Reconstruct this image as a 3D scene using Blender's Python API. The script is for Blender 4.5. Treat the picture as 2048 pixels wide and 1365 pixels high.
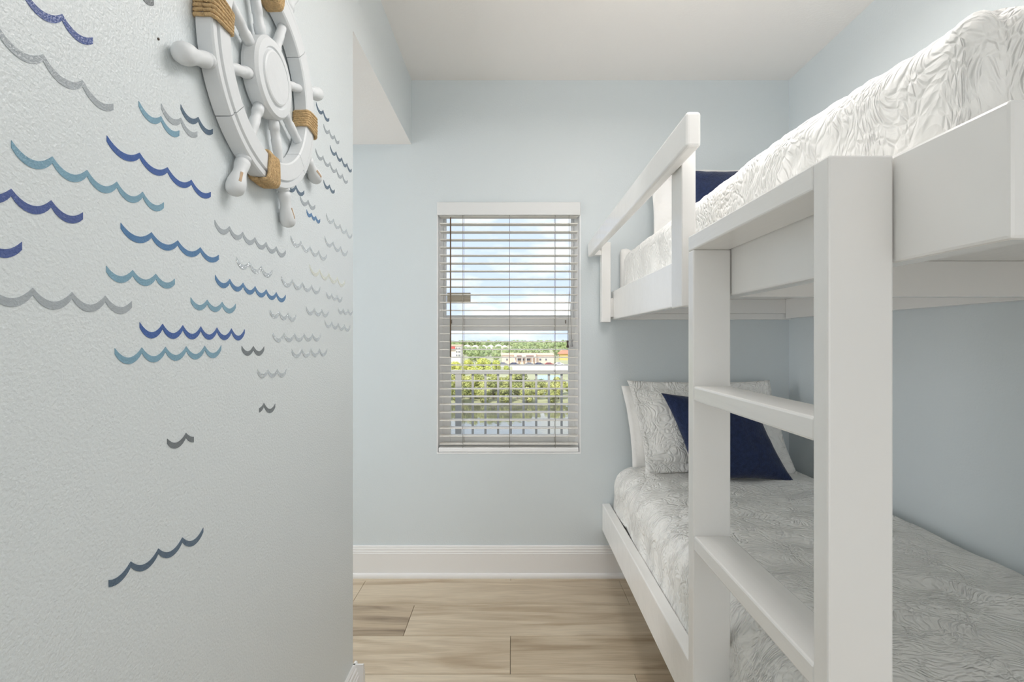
import bpy, bmesh, math, random
from mathutils import Vector, Matrix, noise
random.seed(7)
PI = math.pi
for o in list(bpy.data.objects):
    bpy.data.objects.remove(o, do_unlink=True)
scene = bpy.context.scene
COL = scene.collection
CZ = 1.16            # camera height above the floor
WY = 2.516           # back wall
LX = -0.494          # decal wall
RX = 1.361           # right wall
CEIL = 2.436
BACKY = -1.60        # wall behind the camera
PASS = -2.60         # far end of the passage, where daylight comes in

# ------------------------------------------------------------------ camera
cam_d = bpy.data.cameras.new('camera'); cam = bpy.data.objects.new('camera', cam_d); COL.objects.link(cam)
cam.location = (0, 0, CZ); cam.rotation_euler = (PI/2, 0, 0)
cam_d.sensor_width = 36; cam_d.lens = 18.0; cam_d.shift_y = -0.0012; cam_d.clip_start = 0.02; cam_d.clip_end = 6000
scene.camera = cam
vs = scene.view_settings
vs.view_transform = 'Standard'; vs.look = 'None'; vs.gamma = 1.0; vs.use_curve_mapping = False
vs.exposure = 0.0
scene.cycles.max_bounces = 14; scene.cycles.diffuse_bounces = 12; scene.cycles.transparent_max_bounces = 16

# ------------------------------------------------------------------ sky
world = bpy.data.worlds.new('sky'); scene.world = world; world.use_nodes = True
nt = world.node_tree; nt.nodes.clear()
def wn(t): return nt.nodes.new(t)
tc = wn('ShaderNodeTexCoord'); mp = wn('ShaderNodeMapping'); mp.inputs['Scale'].default_value = (1.0, 1.0, 2.6)
nz = wn('ShaderNodeTexNoise'); nz.inputs['Scale'].default_value = 5.0; nz.inputs['Detail'].default_value = 5; nz.inputs['Roughness'].default_value = 0.55
rp = wn('ShaderNodeValToRGB'); rp.color_ramp.elements[0].position = 0.47; rp.color_ramp.elements[1].position = 0.62
mx = wn('ShaderNodeMix'); mx.data_type = 'RGBA'
mx.inputs['A'].default_value = (0.66, 0.77, 1.0, 1); mx.inputs['B'].default_value = (1.0, 1.0, 1.0, 1)
bg = wn('ShaderNodeBackground'); bg.inputs['Strength'].default_value = 1.25
out = wn('ShaderNodeOutputWorld')
nt.links.new(tc.outputs['Generated'], mp.inputs['Vector']); nt.links.new(mp.outputs['Vector'], nz.inputs['Vector'])
nt.links.new(nz.outputs['Fac'], rp.inputs['Fac']); nt.links.new(rp.outputs['Color'], mx.inputs['Factor'])
nt.links.new(mx.outputs['Result'], bg.inputs['Color']); nt.links.new(bg.outputs['Background'], out.inputs['Surface'])

# ------------------------------------------------------------------ lights
def light(name, kind, loc, rot, energy, color=(1, 1, 1), size=None):
    d = bpy.data.lights.new(name, kind); d.energy = energy; d.color = color
    if kind == 'AREA':
        d.shape = 'RECTANGLE'; d.size, d.size_y = size
    o = bpy.data.objects.new(name, d); o.location = loc; o.rotation_euler = rot; COL.objects.link(o); return o
sun = light('sun', 'SUN', (0, -20, 40), (math.radians(48), 0, math.radians(-28)), 4.2, (1.0, 0.95, 0.86)); sun.data.angle = 0.01
# the room's ceiling lamp behind the camera, an added rear fill, and an area light for daylight in the passage beside the decal wall
LMP = (0.42, 1.15)
light('ceiling_lamp_light', 'AREA', (*LMP, CEIL-0.165), (0, 0, 0), 10.5, (1.0, 0.972, 0.968), (0.5, 0.8))
light('ceiling_lamp_uplight', 'AREA', (*LMP, CEIL-0.125), (PI, 0, 0), 2.2, (1.0, 0.972, 0.968), (0.5, 0.8))
light('rear_fill_light', 'AREA', (0.43, BACKY+0.05, 0.95), (PI/2, 0, 0), 14, (1.0, 0.982, 0.985), (1.7, 1.7))  # fill light added at the unseen rear wall, which has no window
light('passage_daylight', 'AREA', (PASS+0.04, 1.80, 1.15), (0, -PI/2, 0), 20, (1.0, 0.982, 0.985), (1.9, 0.4))

# ------------------------------------------------------------------ materials
MATS = {}
def lin(c):
    return tuple(((v/255)/12.92 if v/255 <= 0.04045 else ((v/255+0.055)/1.055)**2.4) for v in c)
def mat(name, col, rough=0.5, bump=None, var=None, metal=0.0, spec=0.5, coat=0.0, extra=None, sheen=0.0):
    """bump = (scale, distance[, stretch]); var = (scale, amount[, stretch])"""
    if name in MATS: return MATS[name]
    m = bpy.data.materials.new(name); m.use_nodes = True; MATS[name] = m
    t = m.node_tree; b = t.nodes['Principled BSDF']
    b.inputs['Base Color'].default_value = (*col, 1); b.inputs['Roughness'].default_value = rough
    b.inputs['Metallic'].default_value = metal; b.inputs['Specular IOR Level'].default_value = spec
    b.inputs['Coat Weight'].default_value = coat; b.inputs['Sheen Weight'].default_value = sheen
    def coords(st):
        c = t.nodes.new('ShaderNodeTexCoord'); p = t.nodes.new('ShaderNodeMapping')
        p.inputs['Scale'].default_value = st; t.links.new(c.outputs['Object'], p.inputs['Vector']); return p.outputs['Vector']
    if var:
        st = var[2] if len(var) > 2 else (1, 1, 1)
        n = t.nodes.new('ShaderNodeTexNoise'); n.inputs['Scale'].default_value = var[0]; n.inputs['Detail'].default_value = 4
        t.links.new(coords(st), n.inputs['Vector'])
        r = t.nodes.new('ShaderNodeMapRange'); r.inputs['To Min'].default_value = 1-var[1]; r.inputs['To Max'].default_value = 1+var[1]
        t.links.new(n.outputs['Fac'], r.inputs['Value'])
        x = t.nodes.new('ShaderNodeMix'); x.data_type = 'RGBA'; x.blend_type = 'MULTIPLY'; x.inputs['Factor'].default_value = 1
        x.inputs['A'].default_value = (*col, 1); t.links.new(r.outputs['Result'], x.inputs['B'])
        t.links.new(x.outputs['Result'], b.inputs['Base Color'])
    if bump:
        st = bump[2] if len(bump) > 2 else (1, 1, 1)
        n = t.nodes.new('ShaderNodeTexNoise'); n.inputs['Scale'].default_value = bump[0]; n.inputs['Detail'].default_value = 3
        t.links.new(coords(st), n.inputs['Vector'])
        u = t.nodes.new('ShaderNodeBump'); u.inputs['Distance'].default_value = bump[1]; u.inputs['Strength'].default_value = 1
        t.links.new(n.outputs['Fac'], u.inputs['Height']); t.links.new(u.outputs['Normal'], b.inputs['Normal'])
    return m

WALL = mat('pale_blue_paint', lin((216, 222, 224)), 0.36, bump=(230, 0.0014), spec=0.45)
WALL_S = mat('pale_blue_paint_smooth', lin((212, 219, 222)), 0.5, bump=(140, 0.0006), spec=0.4)
CEILM = mat('ceiling_white', lin((236, 233, 230)), 0.8, bump=(90, 0.0006), spec=0.2)
WHITE = mat('white_gloss_paint', lin((236, 235, 233)), 0.22, bump=(14, 0.0012, (1, 1, 1)), spec=0.5)
WHITE_L = mat('white_brushed_paint', lin((236, 235, 233)), 0.25, bump=(60, 0.0006, (1, 0.12, 1)), spec=0.5)
TRIM = mat('white_trim_paint', lin((232, 231, 230)), 0.35, spec=0.45)
VINYL = mat('white_window_vinyl', lin((243, 244, 245)), 0.4)
SLAT = mat('white_blind_slat', lin((232, 229, 223)), 0.45)
SLAT_S = mat('taupe_vinyl', lin((205, 196, 180)), 0.6, bump=(3, 0.001, (1, 1, 40)))
CORD = mat('grey_cord', lin((150, 145, 138)), 0.8)
WAND = mat('brown_wand', lin((104, 86, 68)), 0.35)
TASSEL = mat('dark_tassel', lin((72, 60, 50)), 0.5)
TASSEL_G = mat('grey_tassel', lin((150, 150, 150)), 0.4)
ROPE = mat('jute_rope', lin((198, 168, 124)), 0.95, bump=(260, 0.004), var=(150, 0.45))
WHEELM = mat('white_painted_wood', lin((216, 219, 221)), 0.5, bump=(40, 0.0008), spec=0.4)
WORN = mat('bare_wood', lin((186, 160, 132)), 0.8, var=(80, 0.2))
NAVY = mat('navy_chenille', lin((40, 51, 82)), 0.95, bump=(260, 0.003, (1, 1, 0.6)), var=(70, 0.55), spec=0.1, sheen=0.25)
SHEET = mat('white_cotton_sheet', lin((240, 239, 237)), 0.9, bump=(18, 0.006), spec=0.1)
LAMPW = mat('lamp_frosted', (1, 0.97, 0.92), 0.6)
lb = LAMPW.node_tree.nodes['Principled BSDF']; lb.inputs['Emission Color'].default_value = (1, 0.95, 0.88, 1); lb.inputs['Emission Strength'].default_value = 1.5

def quilt_mat(name, col, depth):
    m = bpy.data.materials.new(name); m.use_nodes = True; t = m.node_tree; b = t.nodes['Principled BSDF']
    b.inputs['Base Color'].default_value = (*col, 1); b.inputs['Roughness'].default_value = 0.95; b.inputs['Specular IOR Level'].default_value = 0.1
    c = t.nodes.new('ShaderNodeTexCoord')
    # warped coordinates
    wv = t.nodes.new('ShaderNodeTexNoise'); wv.inputs['Scale'].default_value = 7; wv.inputs['Detail'].default_value = 1
    t.links.new(c.outputs['Object'], wv.inputs['Vector'])
    wa = t.nodes.new('ShaderNodeMix'); wa.data_type = 'RGBA'; wa.blend_type = 'LINEAR_LIGHT'; wa.inputs['Factor'].default_value = 0.09
    t.links.new(c.outputs['Object'], wa.inputs['A']); t.links.new(wv.outputs['Color'], wa.inputs['B'])
    def mapped(sc):
        p = t.nodes.new('ShaderNodeMapping'); p.inputs['Scale'].default_value = sc
        t.links.new(wa.outputs['Result'], p.inputs['Vector']); return p.outputs['Vector']
    v1 = t.nodes.new('ShaderNodeTexVoronoi'); v1.feature = 'DISTANCE_TO_EDGE'; v1.inputs['Scale'].default_value = 1
    t.links.new(mapped((40, 90, 40)), v1.inputs['Vector'])
    r1 = t.nodes.new('ShaderNodeMapRange'); r1.interpolation_type = 'SMOOTHSTEP'; r1.inputs['From Max'].default_value = 0.30
    t.links.new(v1.outputs['Distance'], r1.inputs['Value'])
    v2 = t.nodes.new('ShaderNodeTexVoronoi'); v2.feature = 'DISTANCE_TO_EDGE'; v2.inputs['Scale'].default_value = 1
    t.links.new(mapped((8, 6, 7)), v2.inputs['Vector'])
    r2 = t.nodes.new('ShaderNodeMapRange'); r2.interpolation_type = 'SMOOTHSTEP'; r2.inputs['From Max'].default_value = 0.05
    t.links.new(v2.outputs['Distance'], r2.inputs['Value'])
    n3 = t.nodes.new('ShaderNodeTexNoise'); n3.inputs['Scale'].default_value = 1; n3.inputs['Detail'].default_value = 3
    t.links.new(mapped((30, 62, 30)), n3.inputs['Vector'])
    a1 = t.nodes.new('ShaderNodeMath'); a1.operation = 'MULTIPLY_ADD'; a1.inputs[1].default_value = 0.9
    t.links.new(r2.outputs['Result'], a1.inputs[0]); t.links.new(r1.outputs['Result'], a1.inputs[2])
    a2 = t.nodes.new('ShaderNodeMath'); a2.operation = 'MULTIPLY_ADD'; a2.inputs[1].default_value = 1.6
    t.links.new(n3.outputs['Fac'], a2.inputs[0]); t.links.new(a1.outputs['Value'], a2.inputs[2])
    u = t.nodes.new('ShaderNodeBump'); u.inputs['Distance'].default_value = depth
    t.links.new(a2.outputs['Value'], u.inputs['Height']); t.links.new(u.outputs['Normal'], b.inputs['Normal'])
    return m
QUILT = quilt_mat('white_matelasse_quilt', lin((240, 239, 236)), 0.0030)
QUILT_U = quilt_mat('white_matelasse_quilt_upper', lin((240, 239, 236)), 0.0021)
QUILT_P = quilt_mat('white_matelasse_sham', lin((240, 239, 236)), 0.0022)

def glass_mat():
    m = bpy.data.materials.new('window_glass'); m.use_nodes = True; t = m.node_tree; t.nodes.clear()
    tr = t.nodes.new('ShaderNodeBsdfTransparent'); tr.inputs['Color'].default_value = (0.97, 0.985, 0.98, 1)
    gl = t.nodes.new('ShaderNodeBsdfGlossy'); gl.inputs['Roughness'].default_value = 0.02
    fr = t.nodes.new('ShaderNodeFresnel'); fr.inputs['IOR'].default_value = 1.35
    ms = t.nodes.new('ShaderNodeMixShader'); o = t.nodes.new('ShaderNodeOutputMaterial')
    t.links.new(fr.outputs['Fac'], ms.inputs['Fac']); t.links.new(tr.outputs['BSDF'], ms.inputs[1]); t.links.new(gl.outputs['BSDF'], ms.inputs[2])
    t.links.new(ms.outputs['Shader'], o.inputs['Surface']); return m
GLASS = glass_mat()

def plank_mat(i, base, dark, seed):
    m = bpy.data.materials.new('oak_plank_%d' % i); m.use_nodes = True; t = m.node_tree; b = t.nodes['Principled BSDF']
    b.inputs['Roughness'].default_value = 0.42; b.inputs['Specular IOR Level'].default_value = 0.35
    c = t.nodes.new('ShaderNodeTexCoord')
    def mapped(sc, off):
        p = t.nodes.new('ShaderNodeMapping'); p.inputs['Scale'].default_value = sc; p.inputs['Location'].default_value = off
        t.links.new(c.outputs['Object'], p.inputs['Vector']); return p.outputs['Vector']
    n1 = t.nodes.new('ShaderNodeTexNoise'); n1.inputs['Scale'].default_value = 1; n1.inputs['Detail'].default_value = 6; n1.inputs['Distortion'].default_value = 0.8
    t.links.new(mapped((1.6, 15, 1), (seed, seed*2.3, 0)), n1.inputs['Vector'])
    n2 = t.nodes.new('ShaderNodeTexNoise'); n2.inputs['Scale'].default_value = 1; n2.inputs['Detail'].default_value = 4
    t.links.new(mapped((9, 170, 1), (seed*3, seed, 0)), n2.inputs['Vector'])
    r = t.nodes.new('ShaderNodeValToRGB'); e = r.color_ramp.elements
    e[0].position = 0.33; e[0].color = (*dark, 1); e[1].position = 0.56; e[1].color = (*base, 1)
    t.links.new(n1.outputs['Fac'], r.inputs['Fac'])
    r2 = t.nodes.new('ShaderNodeMapRange'); r2.inputs['To Min'].default_value = 0.76; r2.inputs['To Max'].default_value = 1.18
    t.links.new(n2.outputs['Fac'], r2.inputs['Value'])
    x = t.nodes.new('ShaderNodeMix'); x.data_type = 'RGBA'; x.blend_type = 'MULTIPLY'; x.inputs['Factor'].default_value = 1
    t.links.new(r.outputs['Color'], x.inputs['A']); t.links.new(r2.outputs['Result'], x.inputs['B'])
    t.links.new(x.outputs['Result'], b.inputs['Base Color'])
    return m
PLANKS = [plank_mat(0, lin((206, 191, 168)), lin((178, 159, 134)), 1.3), plank_mat(1, lin((211, 197, 175)), lin((183, 166, 142)), 4.1),
          plank_mat(2, lin((200, 184, 160)), lin((168, 149, 124)), 7.7), plank_mat(3, lin((188, 170, 146)), lin((134, 117, 98)), 9.2)]
GROUT = mat('plank_joint', lin((120, 104, 86)), 0.8)

# ------------------------------------------------------------------ helpers
ORG = {}
def props(o, label=None, cat=None, group=None, kind=None):
    if label: o['label'] = label
    if cat: o['category'] = cat
    if group: o['group'] = group
    if kind: o['kind'] = kind
    return o
def link(name, me, m, parent=None, origin=None, smooth=False):
    """me authored in world coordinates; becomes a child of parent, or top-level with its own origin"""
    o = bpy.data.objects.new(name, me); COL.objects.link(o)
    if parent is not None:
        w = ORG[parent.name]; me.transform(Matrix.Translation(-w)); o.parent = parent; ORG[o.name] = w.copy()
    else:
        w = Vector(origin) if origin is not None else Vector((0, 0, 0))
        me.transform(Matrix.Translation(-w)); o.location = w; ORG[o.name] = w.copy()
    if m is not None:
        me.materials.clear(); me.materials.append(m)
    if smooth:
        for p in me.polygons: p.use_smooth = True
    return o
def empty(name, loc):
    o = bpy.data.objects.new(name, None); o.empty_display_size = 0.05; COL.objects.link(o); o.location = loc; ORG[o.name] = Vector(loc); return o
def mesh_from(bm, name='m'):
    me = bpy.data.meshes.new(name); bm.normal_update(); bm.to_mesh(me); bm.free(); return me
def add_box(bm, x0, x1, y0, y1, z0, z1, bevel=0.0, seg=2):
    vs_ = [bm.verts.new(p) for p in ((x0, y0, z0), (x1, y0, z0), (x1, y1, z0), (x0, y1, z0), (x0, y0, z1), (x1, y0, z1), (x1, y1, z1), (x0, y1, z1))]
    fs = [bm.faces.new([vs_[i] for i in q]) for q in ((3, 2, 1, 0), (4, 5, 6, 7), (0, 1, 5, 4), (1, 2, 6, 5), (2, 3, 7, 6), (3, 0, 4, 7))]
    if bevel:
        es = list({e for f in fs for e in f.edges}); bmesh.ops.bevel(bm, geom=es, offset=bevel, segments=seg, affect='EDGES', profile=0.5)
def box(name, b, m, parent=None, bevel=0.0, origin=None, seg=2):
    bm = bmesh.new(); add_box(bm, *b, bevel=bevel, seg=seg)
    if origin is None and parent is None: origin = ((b[0]+b[1])/2, (b[2]+b[3])/2, b[4])
    return link(name, mesh_from(bm), m, parent, origin)
def hexa(name, near, far, m, parent, bevel=0.0):
    """a bar between two rectangles: near=(x0,x1,z0,z1,y) far=(...)"""
    bm = bmesh.new(); a = []
    for (x0, x1, z0, z1, y) in (near, far):
        a += [bm.verts.new(p) for p in ((x0, y, z0), (x1, y, z0), (x1, y, z1), (x0, y, z1))]
    for q in ((0, 1, 2, 3), (7, 6, 5, 4), (0, 4, 5, 1), (1, 5, 6, 2), (2, 6, 7, 3), (3, 7, 4, 0)):
        bm.faces.new([a[i] for i in q])
    bmesh.ops.recalc_face_normals(bm, faces=bm.faces)
    if bevel: bmesh.ops.bevel(bm, geom=list(bm.edges), offset=bevel, segments=3, affect='EDGES', profile=0.5)
    return link(name, mesh_from(bm), m, parent)
def add_tube(bm, pts, r, n=8, caps=True):
    """tube along pts, r a float or list of radii"""
    pts = [Vector(p) for p in pts]; rs = r if isinstance(r, (list, tuple)) else [r]*len(pts); rings = []
    prev = None
    for i, p in enumerate(pts):
        d = (pts[min(i+1, len(pts)-1)]-pts[max(i-1, 0)]).normalized()
        if prev is None:
            u = d.orthogonal().normalized()
        else:
            u = (prev-d*prev.dot(d)).normalized()
        prev = u; w = d.cross(u)
        rings.append([bm.verts.new(p+(u*math.cos(2*PI*k/n)+w*math.sin(2*PI*k/n))*rs[i]) for k in range(n)])
    for a, b in zip(rings, rings[1:]):
        for k in range(n): bm.faces.new((a[k], a[(k+1) % n], b[(k+1) % n], b[k]))
    if caps:
        bm.faces.new(rings[0][::-1]); bm.faces.new(rings[-1])
def tube(name, pts, r, m, parent=None, n=8, origin=None, smooth=True):
    bm = bmesh.new(); add_tube(bm, pts, r, n); return link(name, mesh_from(bm), m, parent, origin, smooth)
def extrude_profile(name, prof, axis, a0, a1, sign_wall, m, parent=None, origin=None):
    """prof: (offset from wall, z). axis 'x': runs along X on wall plane y=sign_wall[0], offset direction sign_wall[1]"""
    bm = bmesh.new(); w, s = sign_wall; rows = []
    for a in (a0, a1):
        rows.append([bm.verts.new((a, w+s*d, z) if axis == 'x' else (w+s*d, a, z)) for d, z in prof])
    n = len(prof)
    for i in range(n): bm.faces.new((rows[0][i], rows[0][(i+1) % n], rows[1][(i+1) % n], rows[1][i]))
    bm.faces.new(rows[0]); bm.faces.new(rows[1][::-1]); bmesh.ops.recalc_face_normals(bm, faces=bm.faces)
    return link(name, mesh_from(bm), m, parent, origin)
def struct(o): o['kind'] = 'structure'; return o

# ------------------------------------------------------------------ room shell
T = 0.14
# floor sub-base and planks
floor = struct(box('floor', (PASS, RX, BACKY, WY, -0.06, -0.011), GROUT, origin=(0, 0, -0.06)))
PW = 0.2295
row_y1 = WY-0.052
rows = [(row_y1, WY)]
y = row_y1
while y > BACKY:
    rows.append((max(y-PW, BACKY), y)); y -= PW
known = {0: -0.006, 1: 0.516, 2: -0.426, 3: -0.006, 4: 0.425, 5: -0.30, 6: 0.20}
tone = {(0, 1): 2, (1, 0): 0, (1, 1): 3, (2, -1): 3, (2, 0): 0, (3, 0): 2, (3, -1): 0, (4, 0): 3, (4, -1): 1}
PL = 1.22
for ri, (ya, yb) in enumerate(rows):
    s = known.get(ri, random.uniform(-0.6, 0.6)); k = -3; 
    for k in range(-3, 3):
        xa, xb = max(PASS, s+k*PL), min(RX, s+(k+1)*PL)
        if xb-xa < 0.01: continue
        g = 0.0008
        bm = bmesh.new(); add_box(bm, xa+g, xb-g, ya+g, yb-g, -0.011, 0.0, bevel=0.0012, seg=1)
        o = link('plank', mesh_from(bm), PLANKS[tone.get((ri, k), random.choice((0, 0, 1, 2)))], floor)
struct(box('ceiling', (PASS, RX, BACKY, WY, CEIL, CEIL+0.1), CEILM))
# back wall with the window opening
WX0, WX1, WZ0, WZ1 = -0.369, 0.337, CZ-0.560, CZ+0.676
bm = bmesh.new()
def grid_wall(bm, xs, zs, y0, y1, hole):
    for i in range(len(xs)-1):
        for j in range(len(zs)-1):
            if (i, j) != hole: add_box(bm, xs[i], xs[i+1], y0, y1, zs[j], zs[j+1])
grid_wall(bm, (PASS-0.14, WX0, WX1, RX+T), (-0.06, WZ0, WZ1, CEIL+0.1), WY, WY+T, (1, 1))
bmesh.ops.remove_doubles(bm, verts=bm.verts, dist=1e-5)
inner = [f for f in bm.faces if sum(1 for g in bm.faces if g is not f and (g.calc_center_median()-f.calc_center_median()).length < 1e-5)]
bmesh.ops.delete(bm, geom=inner, context='FACES')
struct(link('wall_back', mesh_from(bm), WALL_S, origin=(0, WY, 0)))
struct(box('wall_right', (RX, RX+T, BACKY-T, WY, -0.06, CEIL+0.1), WALL_S))
struct(box('wall_behind', (PASS-0.14, RX, BACKY-T, BACKY, -0.06, CEIL+0.1), WALL_S))
# decal wall with the dropped header over the passage
OPY = 1.590; HEAD = CZ+0.961
bm = bmesh.new()
pr = [(BACKY, -0.06), (OPY, -0.06), (OPY, HEAD), (WY, HEAD), (WY, CEIL+0.1), (BACKY, CEIL+0.1)]
a = [bm.verts.new((LX, p[0], p[1])) for p in pr]; b = [bm.verts.new((LX-0.13, p[0], p[1])) for p in pr]
bm.faces.new(a); bm.faces.new(b[::-1])
for i in range(6): bm.faces.new((a[i], b[i], b[(i+1) % 6], a[(i+1) % 6]))
bmesh.ops.recalc_face_normals(bm, faces=bm.faces)
wl = struct(link('wall_left', mesh_from(bm), WALL, origin=(LX, 0, 0)))
wl.data.materials.append(CEILM)
for p in wl.data.polygons:
    if abs(p.normal.z) > 0.9 and abs(p.center.z-HEAD) < 0.01: p.material_index = 1
struct(box('wall_passage', (PASS-0.14, PASS, BACKY, WY, -0.06, CEIL+0.1), WALL_S))
struct(box('wall_passage_side', (PASS, LX-0.13, OPY-0.13, OPY-0.01, -0.06, CEIL), WALL_S))
struct(box('ceiling_passage', (PASS, LX-0.13, OPY-0.01, WY, HEAD, HEAD+0.05), CEILM))
# baseboards
BB = [(0, 0.150), (0.006, 0.150), (0.009, 0.146), (0.009, 0.141), (0.013, 0.138), (0.014, 0.128), (0.017, 0.125), (0.017, 0.118), (0.020, 0.116), (0.020, 0.022), (0.024, 0.022), (0.029, 0.018), (0.032, 0.010), (0.032, 0.0), (0, 0)]
struct(extrude_profile('baseboard_back', BB, 'x', PASS, RX, (WY, -1), TRIM, origin=(0, WY, 0)))
struct(extrude_profile('baseboard_left', BB, 'y', BACKY, OPY+0.02, (LX, 1), TRIM, origin=(LX, 0, 0)))
struct(extrude_profile('baseboard_left_end', BB, 'x', LX-0.13, LX+0.032, (OPY, 1), TRIM, origin=(LX, OPY, 0)))
struct(extrude_profile('baseboard_right', BB, 'y', BACKY, WY-0.03, (RX, -1), TRIM, origin=(RX, 0, 0)))
# ceiling lamp above the camera
CLP = (*LMP, CEIL-0.16)
cl = empty('ceiling_light', CLP); props(cl, 'flat white panel ceiling light hung close to the ceiling', 'ceiling light')
def lathe(bm, prof, n=24, axis='z', c=(0, 0, 0)):
    c = Vector(c); rings = []
    for r, h in prof:
        ring = []
        for k in range(n):
            a_ = 2*PI*k/n; p = (r*math.cos(a_), r*math.sin(a_), h) if axis == 'z' else (h, r*math.cos(a_), r*math.sin(a_))
            ring.append(bm.verts.new(c+Vector(p)))
        rings.append(ring)
    for a_, b_ in zip(rings, rings[1:]):
        for k in range(n): bm.faces.new((a_[k], a_[(k+1) % n], b_[(k+1) % n], b_[k]))
    bm.faces.new(rings[0][::-1]); bm.faces.new(rings[-1])
box('canopy', (LMP[0]-0.06, LMP[0]+0.06, LMP[1]-0.2, LMP[1]+0.2, CEIL-0.02, CEIL), TRIM, cl, bevel=0.004)
for dy in (-0.15, 0.15): tube('stem', [(LMP[0], LMP[1]+dy, CEIL-0.02), (LMP[0], LMP[1]+dy, CEIL-0.13)], 0.006, TRIM, cl)
box('diffuser', (LMP[0]-0.27, LMP[0]+0.27, LMP[1]-0.42, LMP[1]+0.42, CEIL-0.155, CEIL-0.13), LAMPW, cl, bevel=0.006)

# ------------------------------------------------------------------ window
win = empty('window_1', ((WX0+WX1)/2, WY+0.09, WZ0)); struct(win)
def frame_mesh(x0, x1, z0, z1, y0, y1, l, r, b_, t_, bevel=0.003):
    bm = bmesh.new()
    add_box(bm, x0, x0+l, y0, y1, z0, z1, bevel); add_box(bm, x1-r, x1, y0, y1, z0, z1, bevel)
    if b_: add_box(bm, x0+l, x1-r, y0, y1, z0, z0+b_, bevel)
    if t_: add_box(bm, x0+l, x1-r, y0, y1, z1-t_, z1, bevel)
    return mesh_from(bm)
link('window_frame', frame_mesh(WX0, WX1, WZ0, WZ1, WY+0.063, WY+0.125, 0.022, 0.022, 0.022, 0.03), VINYL, win)
Yu = WY+0.094
su = link('upper_sash', frame_mesh(WX0+0.022, WX1-0.022, CZ+0.105, WZ1-0.03, Yu, Yu+0.02, 0.012, 0.014, 0.02, 0.02), VINYL, win)
box('pane', (-0.336, 0.302, Yu+0.008, Yu+0.011, CZ+0.12, WZ1-0.045), GLASS, su)
Yl = WY+0.066
sl = link('lower_sash', frame_mesh(WX0+0.020, WX1-0.020, WZ0+0.02, CZ+0.108, Yl, Yl+0.025, 0.040, 0.032, 0.052, 0.062), VINYL, win)
box('pane', (-0.312, 0.288, Yl+0.010, Yl+0.013, WZ0+0.065, CZ+0.05), GLASS, sl)
for sx in (-0.305, 0.270):
    box('tilt_latch', (sx-0.003, sx+0.003, Yl-0.004, Yl+0.001, CZ+0.082, CZ+0.100), CORD, sl, bevel=0.001)
# wall reveal lining
rev = empty('trim_1', ((WX0+WX1)/2, WY, WZ0)); struct(rev)
box('reveal_side', (WX0, WX0+0.004, WY-0.001, WY+0.063, WZ0, WZ1), VINYL, rev)
box('reveal_side', (WX1-0.004, WX1, WY-0.001, WY+0.063, WZ0, WZ1), VINYL, rev)
box('sill', (WX0+0.004, WX1-0.004, WY-0.002, WY+0.063, WZ0, WZ0+0.006), VINYL, rev)
# plaque on the glass
props(box('glass_label', (-0.331, -0.211, Yu-0.003, Yu+0.0078, CZ+0.186, CZ+0.240), SLAT_S, bevel=0.002), 'small ridged taupe label stuck on the upper window pane', 'label')

# ------------------------------------------------------------------ blind
bl = empty('window_blind', ((WX0+WX1)/2, WY+0.03, WZ0)); props(bl, 'white horizontal slat blind with slats tilted open over the window', 'blind')
SX0, SX1 = WX0+0.012, WX1-0.012
bm = bmesh.new(); add_box(bm, WX0+0.001, WX1-0.001, WY-0.012, WY-0.004, CZ+0.611, CZ+0.674, 0.003)
add_box(bm, WX0+0.001, WX0+0.012, WY-0.0045, WY+0.05, CZ+0.613, CZ+0.672); add_box(bm, WX1-0.012, WX1-0.001, WY-0.0045, WY+0.05, CZ+0.613, CZ+0.672)
link('valance', mesh_from(bm), mat('valance_white', lin((222, 223, 223)), 0.45), bl)
box('head_rail', (SX0+0.004, SX1-0.004, WY+0.002, WY+0.052, CZ+0.625, CZ+0.668), VINYL, bl, bevel=0.002)
nsl = 31; ztop = CZ+0.606; zbot = CZ-0.528
slat_me = None
def slat_mesh():
    bm = bmesh.new(); n = 6; up = []; dn = []
    for i in range(n+1):
        t_ = -1+2*i/n; yy = 0.0275*t_; zz = 0.0014*(1-t_*t_)
        up.append([bm.verts.new((x, yy, zz+0.0016)) for x in (SX0, SX1)]); dn.append([bm.verts.new((x, yy, zz-0.0016)) for x in (SX0, SX1)])
    for i in range(n):
        bm.faces.new((up[i][0], up[i][1], up[i+1][1], up[i+1][0])); bm.faces.new((dn[i+1][0], dn[i+1][1], dn[i][1], dn[i][0]))
        for s in (0, 1): bm.faces.new((up[i][s], up[i+1][s], dn[i+1][s], dn[i][s]))
    for i in (0, n): bm.faces.new((up[i][0], up[i][1], dn[i][1], dn[i][0]))
    bmesh.ops.recalc_face_normals(bm, faces=bm.faces)
    me = mesh_from(bm); me.materials.append(SLAT); return me
slat_me = slat_mesh()
org = ORG[bl.name]
zs_slat = []
z0s = CZ+(680-449.5)/1024*(WY+0.03)
pitch = 15.62/1024*(WY+0.03)
zs_slat = [z0s+pitch-0.002]+[z0s-pitch*k for k in range(29)]
for z in zs_slat:
    o = bpy.data.objects.new('slat', slat_me); COL.objects.link(o); o.parent = bl; o.location = Vector((0, WY+0.030, z))-Vector((org.x, org.y, org.z))
zlast = zs_slat[-1]
for k in range(2):
    o = bpy.data.objects.new('slat', slat_me); COL.objects.link(o); o.parent = bl; o.location = Vector((0, WY+0.030, zlast-0.020-k*0.006))-Vector((org.x, org.y, org.z))
zbr = CZ-0.549
box('bottom_rail', (SX0-0.004, SX1+0.002, WY-0.001, WY+0.055, zbr-0.003, zbr+0.018), VINYL, bl, bevel=0.003)
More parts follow.
